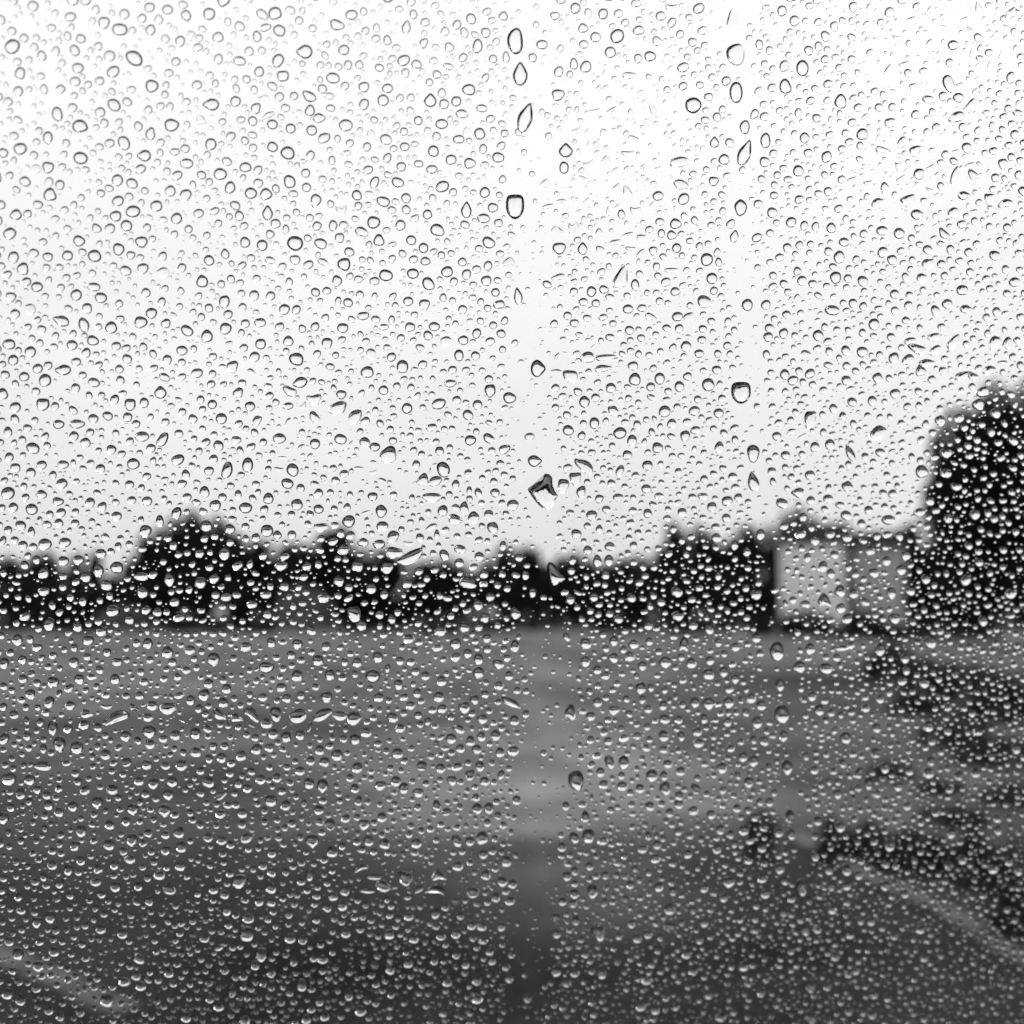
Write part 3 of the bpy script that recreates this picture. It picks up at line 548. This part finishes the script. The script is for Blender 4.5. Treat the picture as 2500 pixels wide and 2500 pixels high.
SPECIAL = {   # words for the drops one can point at
    (825 + 985 * K, 228 * K): 'tall oval raindrop at the top of the clear wet track left of centre top',
    (825 + 1012 * K, 412 * K): 'tall pale open-topped raindrop below the tall oval one in the clear track',
    (825 + 1040 * K, 655 * K): 'long leaning teardrop in the clear track, third drop down from the top edge',
    (825 + 983 * K, 1148 * K): 'large dark-rimmed flat-topped raindrop in the clear track high in the white sky',
    (1650 + 362 * K, 825 + 305 * K): 'dark flat-topped tapering raindrop in the right-hand clear track above the hedge',
    (825 + 1322 * K, 1650 + 580 * K): 'tall egg-shaped raindrop, largest over the middle of the grey field',
    (825 + 1390 * K, 1650 + 888 * K): 'egg-shaped raindrop just below the largest field drop in the clear track',
    (825 + 1446 * K, 1650 + 1420 * K): 'egg-shaped raindrop low in the middle over the dark near ground',
    (1650 + 587 * K, 1650 + 213 * K): 'tall egg-shaped raindrop at the lower end of the right-hand track over the field',
    (1650 + 560 * K, 825 + 1738 * K): 'tall raindrop just below the hedge left of the house',
    (825 + 960 * K, 1650 + 147 * K): 'long slanting peanut-shaped water streak on the field below the hedge',
    (1650 + 383 * K, 850 * K): 'long leaning teardrop in the right-hand clear track high in the sky',
    (1650 + 333 * K, 300 * K): 'pale half-open large drop near the top of the right-hand clear track',
    (1650 + 335 * K, 512 * K): 'tall oval drop below the half-open one in the right-hand clear track',
    (745 * K, 323 * K): 'largest slanting oval raindrop near the upper left corner',
    (825 + 1110 * K, 825 + 170 * K): 'pointed dark-topped raindrop in the sky above the largest ragged drop',
    (825 + 405 * K, 825 + 1215 * K): 'long bright slanting water streak crossing the top of the dark hedge',
    (1650 * 0 + 650 * K, 1650 + 232 * K): 'longest slanting water streak in the row of smears at the left of the field',
    (825 + 280 * K, 825 + 650 * K): 'ragged hook-shaped drop at the end of the left smear trail in the sky',
    (1650 + 430 * K, 825 + 640 * K): 'tall oval raindrop in the right-hand clear track just above the hedge',
    (1650 + 700 * K, 1650 + 1172 * K): 'tall egg-shaped raindrop over the dark ground left of the pale path',
    (238 * K, 1650 + 500 * K): 'flat rectangular water mark on the left part of the field',
    (1875 * K, 825 + 390 * K): 'wide table-shaped water mark in the smear trail left of centre sky',
}
for s in specs:
    for (x, y), w in SPECIAL.items():
        if abs(s[0] - x) < 4 and abs(s[1] - y) < 4: s[6] = w
n_read = len(specs)

# --- the smaller drops fill the room between them
M = 140                                    # they go on past the edge of the view
def shrink(px, py):
    u, v = uv(px, py); return 1 - PANE_SX * u + PANE_SZ * v
CELL = 45
grid = {}
def put(x, y, r, spec=None):
    grid.setdefault((int(x // CELL), int(y // CELL)), []).append((x, y, r))
def free(x, y, r, gap):
    i, j = int(x // CELL), int(y // CELL)
    for a in (-1, 0, 1):
        for b in (-1, 0, 1):
            for X, Y, Rr in grid.get((i + a, j + b), ()):
                if (X - x) ** 2 + (Y - y) ** 2 < (r + Rr + gap) ** 2: return False
    return True
for s in specs: put(s[0], s[1], 0.5 * (s[2] + s[3]) / 2 * 1.0)
for o_, _ in OUTL:
    for t in np.linspace(0, 1, 7):
        c = o_.mean(0); 
        for q in o_: put(*(c + (q - c) * t), 6)
def track(y):
    a = np.interp(y, [-300, 0, 900, 1250, 1600, 1900, 2150, 2450, 2800], [1290, 1298, 1300, 1310, 1345, 1340, 1300, 1290, 1290])
    b = np.interp(y, [-300, 0, 700, 1000, 1500, 1800, 2100, 2300], [1805, 1812, 1820, 1835, 1890, 1930, 1955, 1960])
    a = a + 9 * math.sin(y / 83.0) + 6 * math.sin(y / 31.0 + 1); b = b + 7 * math.sin(y / 71.0 + 2) + 4 * math.sin(y / 27.0)
    if y > 2150: b = -9999
    return a, b
SMEAR = [(1510, 330, 170, 250), (2290, 130, 200, 130), (2230, 420, 170, 160), (800, 1085, 140, 70), (960, 1190, 130, 70), (1430, 880, 90, 45), (320, 1745, 170, 32), (720, 1745, 160, 35), (1010, 2150, 180, 60)]
small = []
def fill(n, lo, hi, gap, skip_track, skip_smear, tries=7, margin=M):
    k = 0
    Xs = rng.uniform(-margin, IMG + margin, n * tries); Ys = rng.uniform(-margin, IMG + margin, n * tries)
    Ss = rng.beta(1.3, 1.9, n * tries) * (hi - lo) + lo
    keepq = rng.uniform(0, 1, n * tries); dens = rng.uniform(0, 1, n * tries)
    for x, y, d, q, e in zip(Xs, Ys, Ss, keepq, dens):
        if k >= n: break
        g = float(shrink(x, y)); d *= g ** 1.25
        if e > min(1.0, 0.62 / g ** 2.4): continue
        a, b = track(y)
        if abs(x - a) < 58 + 9 * math.sin(y / 57.0) + 10 * (1500 < y < 2200) - 10 * (y > 2200) and q < skip_track: continue
        if abs(x - b) < 35 + 6 * math.sin(y / 49.0) and q < skip_track: continue
        if q < skip_smear and any(((x - c) / w) ** 2 + ((y - f_) / h) ** 2 < 1 for c, f_, w, h in SMEAR): continue
        if not free(x, y, d / 2, gap * g): continue
        put(x, y, d / 2)
        el = rng.normal(0, 0.09)
        small.append([x, y, d * math.exp(el) * 1.02, d * math.exp(-el) * 0.98, rng.uniform(-35, 35), 'o', None]); k += 1
for (c, f_, w, h), m in zip(SMEAR, (46, 34, 34, 10, 10, 8, 8, 8, 12)):
    for _ in range(m):
        x, y = c + rng.uniform(-0.9, 0.9) * w, f_ + rng.uniform(-0.9, 0.9) * h
        ln = rng.uniform(12, 26)
        if not free(x, y, ln * 0.36, 1.5): continue
        put(x, y, ln * 0.4)
        small.append([x, y, ln, ln * rng.uniform(0.4, 0.75), rng.uniform(-75, 30), 's', None])
fill(340, 22, 30, 4.0, 0.97, 0.9, margin=M)
small = [s for s in small if not (0 < s[0] < IMG and 0 < s[1] < IMG)] + [s for s in small if (0 < s[0] < IMG and 0 < s[1] < IMG)]
n0 = len(small); fill(4900, 14, 22.5, 2.2, 0.95, 0.75, tries=12); print('mid', len(small) - n0)
n0 = len(small); fill(5600, 8.5, 14, 1.9, 0.86, 0.45, tries=10); print('small', len(small) - n0)
n0 = len(small); fill(3600, 4.6, 8.5, 1.5, 0.70, 0.3); print('tiny', len(small) - n0)
fill(3000, 2.4, 4.2, 1.0, 0.55, 0.2, margin=60)
specs += small

def outlines(S_, seg):
    """outline of every drop, as directions, then dropped onto the outer face of the glass"""
    n = len(S_)
    ph = np.linspace(0, 2 * math.pi, seg, endpoint=False)[None, :]
    A = np.array([[s[0], s[1], s[2], s[3], s[4]] for s in S_], float)
    kinds = [s[5] for s in S_]
    rough = np.array([{'r': 0.85, 's': 1.1}  .get(k, 0.50) for k in kinds])
    size = np.sqrt(A[:, 2] * A[:, 3])
    rough = rough * np.clip(size / 16, 0.55, 1.1)
    r = np.ones((n, seg))
    for m, amp in ((2, 0.07), (3, 0.07), (4, 0.03), (5, 0.016)):
        r += (rough * rng.normal(0, amp, n))[:, None] * np.cos(m * ph + rng.uniform(0, 6.28, n)[:, None])
    r = np.clip(r, 0.55, 1.6)
    X, Y = np.cos(ph) * r, np.sin(ph) * r                 # Y down, as in the picture
    for i, k in enumerate(kinds):
        if k in 'UDLR':
            a = {'U': -math.pi / 2, 'D': math.pi / 2, 'L': math.pi, 'R': 0}[k]
            c = np.cos(ph[0] - a)
            f_ = np.clip((c - 0.45) / 0.55, 0, 1) ** 2
            side = -np.sin(ph[0] - a)
            along = np.cos(ph[0] - a) + (0.12 if k == 'D' else 0.18) * f_ - 0.05; across = np.sin(ph[0] - a) * (1 - (0.22 if k == 'D' else 0.36) * np.clip(c, 0, 1) ** (2.0 if k == 'D' else 1.4))
            X[i] = (along * math.cos(a) - across * math.sin(a)) * (r[i] * 0.4 + 0.6)
            Y[i] = (along * math.sin(a) + across * math.cos(a)) * (r[i] * 0.4 + 0.6)
        elif k == 'f':                                     # flat top, tapering down
            sp = np.sign(np.sin(ph[0])); e = np.where(sp < 0, 0.55, 1.0)
            X[i] = np.sign(np.cos(ph[0])) * np.abs(np.cos(ph[0])) ** e * (1 - 0.16 * (np.sin(ph[0]) > 0) * np.sin(ph[0]) ** 2)
            Y[i] = sp * np.abs(np.sin(ph[0])) ** e
        elif k in 'rs':                                    # bent
            bnd = rng.normal(0, 0.42 if k == 's' else 0.28)
            if k == 's': Y[i] *= 0.55
            Y[i] = Y[i] + bnd * (X[i] ** 2 - 0.4)
            X[i] = X[i] + rng.normal(0, 0.25) * Y[i]
    t = np.radians(A[:, 4])[:, None]
    x, y = X * A[:, 2:3] / 2, Y * A[:, 3:4] / 2
    px = A[:, 0:1] + x * np.cos(t) - y * np.sin(t)
    py = A[:, 1:2] + x * np.sin(t) + y * np.cos(t)
    return to_pane(px, py), kinds, size

GAP = 0.00004
def domes(P, kinds, size, rings, slump=None):
    """water caps on outlines P (n, seg, 2): a curved outer face and a flat face against the glass"""
    n, seg, _ = P.shape
    c = P.mean(1, keepdims=True)
    ra = np.linalg.norm(P - c, axis=2)
    area = 0.5 * np.abs((P[:, :, 0] * np.roll(P[:, :, 1], -1, 1) - P[:, :, 1] * np.roll(P[:, :, 0], -1, 1)).sum(1))
    a = 0.5 * np.sqrt(area / math.pi) + 0.5 * np.percentile(ra, 20, axis=1)
    th = np.clip(65 + 0.75 * (size - 8) + rng.normal(0, 3.5, n), 54, 84)
    for i, k in enumerate(kinds):
        if k == 'r': th[i] = rng.uniform(60, 72)
        elif k == 's': th[i] = rng.uniform(50, 66)
        elif rng.uniform() < 0.02: th[i] = rng.uniform(44, 56)
    th = np.radians(th); s, co = np.sin(th), np.cos(th)
    rho = np.sin(np.linspace(0, 1, rings + 1)[1:] * math.pi / 2)
    rho = 0.6 * rho + 0.4 * np.linspace(0, 1, rings + 1)[1:]
    sag = np.clip(rng.normal(0.10, 0.05, n), 0, 0.22) * a
    if slump: sag = slump * a; th[:] = R_(68); s, co = np.sin(th), np.cos(th)
    V = np.zeros((n, 1 + rings * seg + seg, 3))
    zf = lambda q: a * (np.sqrt(1 / s ** 2 - q ** 2) - co / s)
    V[:, 0, :2] = c[:, 0]; V[:, 0, 1] -= sag; V[:, 0, 2] = zf(0.0)
    F = np.fft.fft(P[..., 0] + 1j * P[..., 1], axis=1)          # the outline eases into a smooth round middle
    mode = np.abs(np.fft.fftfreq(seg) * seg)
    for j, q in enumerate(rho):
        sl = slice(1 + j * seg, 1 + (j + 1) * seg)
        Q = np.fft.ifft(F * q ** mode, axis=1)
        V[:, sl, 0] = Q.real; V[:, sl, 1] = Q.imag
        V[:, sl, 1] -= (sag * (1 - q ** 2))[:, None]
        V[:, sl, 2] = zf(q)[:, None]
    V[:, 1 + rings * seg:, :2] = P; V[:, 1 + rings * seg:, 2] = 0
    T, sm_ = [], []
    k = np.arange(seg); k2 = (k + 1) % seg
    T.append(np.stack([np.zeros(seg, int), 1 + k2, 1 + k], 1))
    for j in range(rings - 1):
        b, d = 1 + j * seg, 1 + (j + 1) * seg
        T.append(np.stack([b + k, b + k2, d + k2], 1)); T.append(np.stack([b + k, d + k2, d + k], 1))
    T = np.concatenate(T); ns = len(T)
    b = 1 + rings * seg
    base = np.array([(b, b + i, b + i + 1) for i in range(1, seg - 1)])
    T = np.concatenate([T, base]); sm_ = np.arange(len(T)) < ns
    # orientation: the picture's angle runs clockwise, so test one drop
    W = V[0]; t0 = T[0]
    nz = np.cross(W[t0[1]] - W[t0[0]], W[t0[2]] - W[t0[0]])[2]
    if nz > 0: T[:ns] = T[:ns, ::-1]      # (E1, E2, PN) is left-handed
    t1 = T[ns]; nz = np.cross(W[t1[1]] - W[t1[0]], W[t1[2]] - W[t1[0]])[2]
    if nz < 0: T[ns:] = T[ns:, ::-1]
    return V, T, sm_, c[:, 0]

def world_of(V):
    return CAM + PN * (D_OUT + GAP) + V[..., 0:1] * E1 + V[..., 1:2] * E2 + V[..., 2:3] * PN

inside = [s for s in specs if -8 < s[0] < IMG + 8 and -8 < s[1] < IMG + 8]
inside.sort(key=lambda s: -(s[2] * s[3] + (2000 if s[6] else 0)))
chosen = inside[:300 - len(OUTL)]
ids = set(id(s) for s in chosen)
rest = [s for s in specs if id(s) not in ids]

# words for where a drop sits
def place(x, y):
    cx = ['far left', 'left', 'middle', 'right', 'far right'][min(4, max(0, int(x // 500)))]
    r = 'top of sky' if y < 320 else 'upper sky' if y < 640 else 'mid sky' if y < 960 else 'sky above hedge' if y < 1260 else None
    if r is None: r = ('dark hedge' if x < 1900 else 'house and big tree') if y < 1540 else 'far field' if y < 1860 else 'near field' if y < 2180 else 'bottom dark ground'
    return f'over the {r}, {cx}'
def shape_word(s):
    k = s[5]
    if k == 's': return 'thin water smear'
    if k == 'r': return 'ragged water drop'
    if k in 'UDLR': return 'pointed raindrop'
    if k == 'f': return 'flat-topped raindrop'
    q = max(s[2], s[3]) / min(s[2], s[3])
    return 'oval raindrop' if q > 1.17 else 'round raindrop'
ORD = ['first', 'second', 'third', 'fourth', 'fifth', 'sixth', 'seventh', 'eighth', 'ninth', 'tenth', 'eleventh', 'twelfth'] + [f'{k}th' for k in range(13, 40)]
byw = {}
for s in chosen:
    if s[6] is None: byw.setdefault((shape_word(s), place(s[0], s[1])), []).append(s)
for (sw, pl), L_ in byw.items():
    L_.sort(key=lambda s: s[0])
    for i, s in enumerate(L_):
        s[6] = f'large {sw} {pl}' if len(L_) == 1 else f'{ORD[i]} from left of {len(L_)} large {sw}s {pl}'
P, kinds, size = outlines(chosen, 40)
V, T, smf, cen = domes(P, kinds, size, 10)
GRP = 'largest raindrops on the glass'
for i, s in enumerate(chosen):
    v = V[i].copy(); v[:, :2] -= cen[i]
    w = PN * 0 + v[:, 0:1] * E1 + v[:, 1:2] * E2 + v[:, 2:3] * PN
    nm = 'water_smear' if s[5] == 's' else 'raindrop'
    o = link(nm, mesh_np(nm, w, T, smf), M_WATER, None, CAM + PN * (D_OUT + GAP) + cen[i, 0] * E1 + cen[i, 1] * E2)
    tag(o, s[6], 'smear' if s[5] == 's' else 'raindrop', GRP)
def smooth_closed(P_, m=4):
    o_, n = [], len(P_)
    for i in range(n):
        p0, p1, p2, p3 = P_[i - 1], P_[i], P_[(i + 1) % n], P_[(i + 2) % n]
        for k in range(m):
            q = k / m
            o_.append(0.5 * (2 * p1 + (p2 - p0) * q + (2 * p0 - 5 * p1 + 4 * p2 - p3) * q * q + (3 * p1 - p0 - 3 * p2 + p3) * q ** 3))
    return np.array(o_)
for P_, words in OUTL:
    q = smooth_closed(P_)
    fz = np.fft.fft(q[:, 0] + 1j * q[:, 1]); md = np.abs(np.fft.fftfreq(len(q)) * len(q))
    fz *= 1 / (1 + (md / 8.0) ** 4); fz = np.fft.ifft(fz); q = np.stack([fz.real, fz.imag], 1)
    V, T, smf, cen = domes(to_pane(q[None, :, 0], q[None, :, 1]), ['r'], np.array([50.0]), 18, 0.38)
    v = V[0]; v[:, :2] -= cen[0]
    w = v[:, 0:1] * E1 + v[:, 1:2] * E2 + v[:, 2:3] * PN
    o = link('raindrop', mesh_np('raindrop', w, T, smf), M_WATER, None, CAM + PN * (D_OUT + GAP) + cen[0, 0] * E1 + cen[0, 1] * E2)
    tag(o, words, 'raindrop', GRP)
# everything smaller: past counting, one object
VV, TT, SS, off = [], [], [], 0
for lo, hi, seg, rings in ((19, 1e9, 24, 6), (15, 19, 20, 5), (9, 15, 15, 4), (4.5, 9, 10, 3), (0, 4.5, 8, 2)):
    L_ = [s for s in rest if lo <= math.sqrt(s[2] * s[3]) < hi]
    if not L_: continue
    P, kinds, size = outlines(L_, seg)
    V, T, smf, cen = domes(P, kinds, size, rings)
    nv = V.shape[1]; n = len(L_)
    VV.append(world_of(V).reshape(-1, 3))
    TT.append((T[None] + (np.arange(n) * nv)[:, None, None]).reshape(-1, 3) + off)
    SS.append(np.tile(smf, n)); off += n * nv
me = mesh_np('small_raindrops', np.concatenate(VV), np.concatenate(TT), np.concatenate(SS))
o = link('small_raindrops', me, M_WATER)
tag(o, 'countless small raindrops covering the glass between the large drops', 'raindrops', kind='stuff')
# beyond the edge of the view the same rain goes on over the rest of the glass
TILE = 0.07
def pane_px(a, b):
    q = pane_pt(a, b, D_OUT) - CAM; w_ = q @ FWD
    return 1250 + (q @ RIGHT) / w_ / TAN * 1250, 1250 - (q @ UP) / w_ / TAN * 1250
tl = []; grid = {}
px0, py0 = 1250.0, 1250.0
pts = to_pane(np.array([1250.0, 1251.0]), np.array([1250.0, 1250.0])); pp = np.linalg.norm(pts[1] - pts[0])
half = TILE / pp / 2
for lo, hi, n_ in ((20, 32, 75), (13, 20, 420), (7, 13, 650)):
    for _ in range(n_):
        x, y, w_ = px0 + rng.uniform(-half, half), py0 + rng.uniform(-half, half), rng.uniform(lo, hi)
        if free(x, y, w_ / 2, 2):
            put(x, y, w_ / 2); tl.append([x, y, w_, w_ * rng.uniform(0.8, 1.2), rng.uniform(-35, 35), 'o', None])
P, kinds, size = outlines(tl, 12)
V, T, smf, cen = domes(P, kinds, size, 3)
V[..., :2] -= to_pane(np.array([px0]), np.array([py0]))[0]
cen = cen - to_pane(np.array([px0]), np.array([py0]))[0]
W = V[..., 0:1] * E1 + V[..., 1:2] * E2 + V[..., 2:3] * PN
def tile_mesh(sel):
    n_ = int(sel.sum())
    m_ = mesh_np('raindrops', W[sel].reshape(-1, 3), (T[None] + (np.arange(n_) * V.shape[1])[:, None, None]).reshape(-1, 3), np.tile(smf, n_))
    m_.materials.append(M_WATER); return m_
tme = tile_mesh(np.ones(len(tl), bool))
MM = M + 6
for a in np.arange(-0.56, 0.60, TILE):
    for b in np.arange(-0.42, 0.40, TILE):
        q = CAM + PN * D_OUT + (cen[:, 0:1] + a) * E1 + (cen[:, 1:2] + b) * E2 - CAM
        w_ = q @ FWD; X, Y = 1250 + (q @ RIGHT) / w_ / TAN * 1250, 1250 - (q @ UP) / w_ / TAN * 1250
        sel = ~((X > -MM) & (X < IMG + MM) & (Y > -MM) & (Y < IMG + MM))
        if not sel.any(): continue
        link('raindrops', tme if sel.all() else tile_mesh(sel), None, o, pane_pt(a, b, D_OUT + GAP))
print('tris in all', sum(len(m.polygons) for m in bpy.data.meshes))
print('drops', n_read, len(small), 'tris', len(me.polygons))
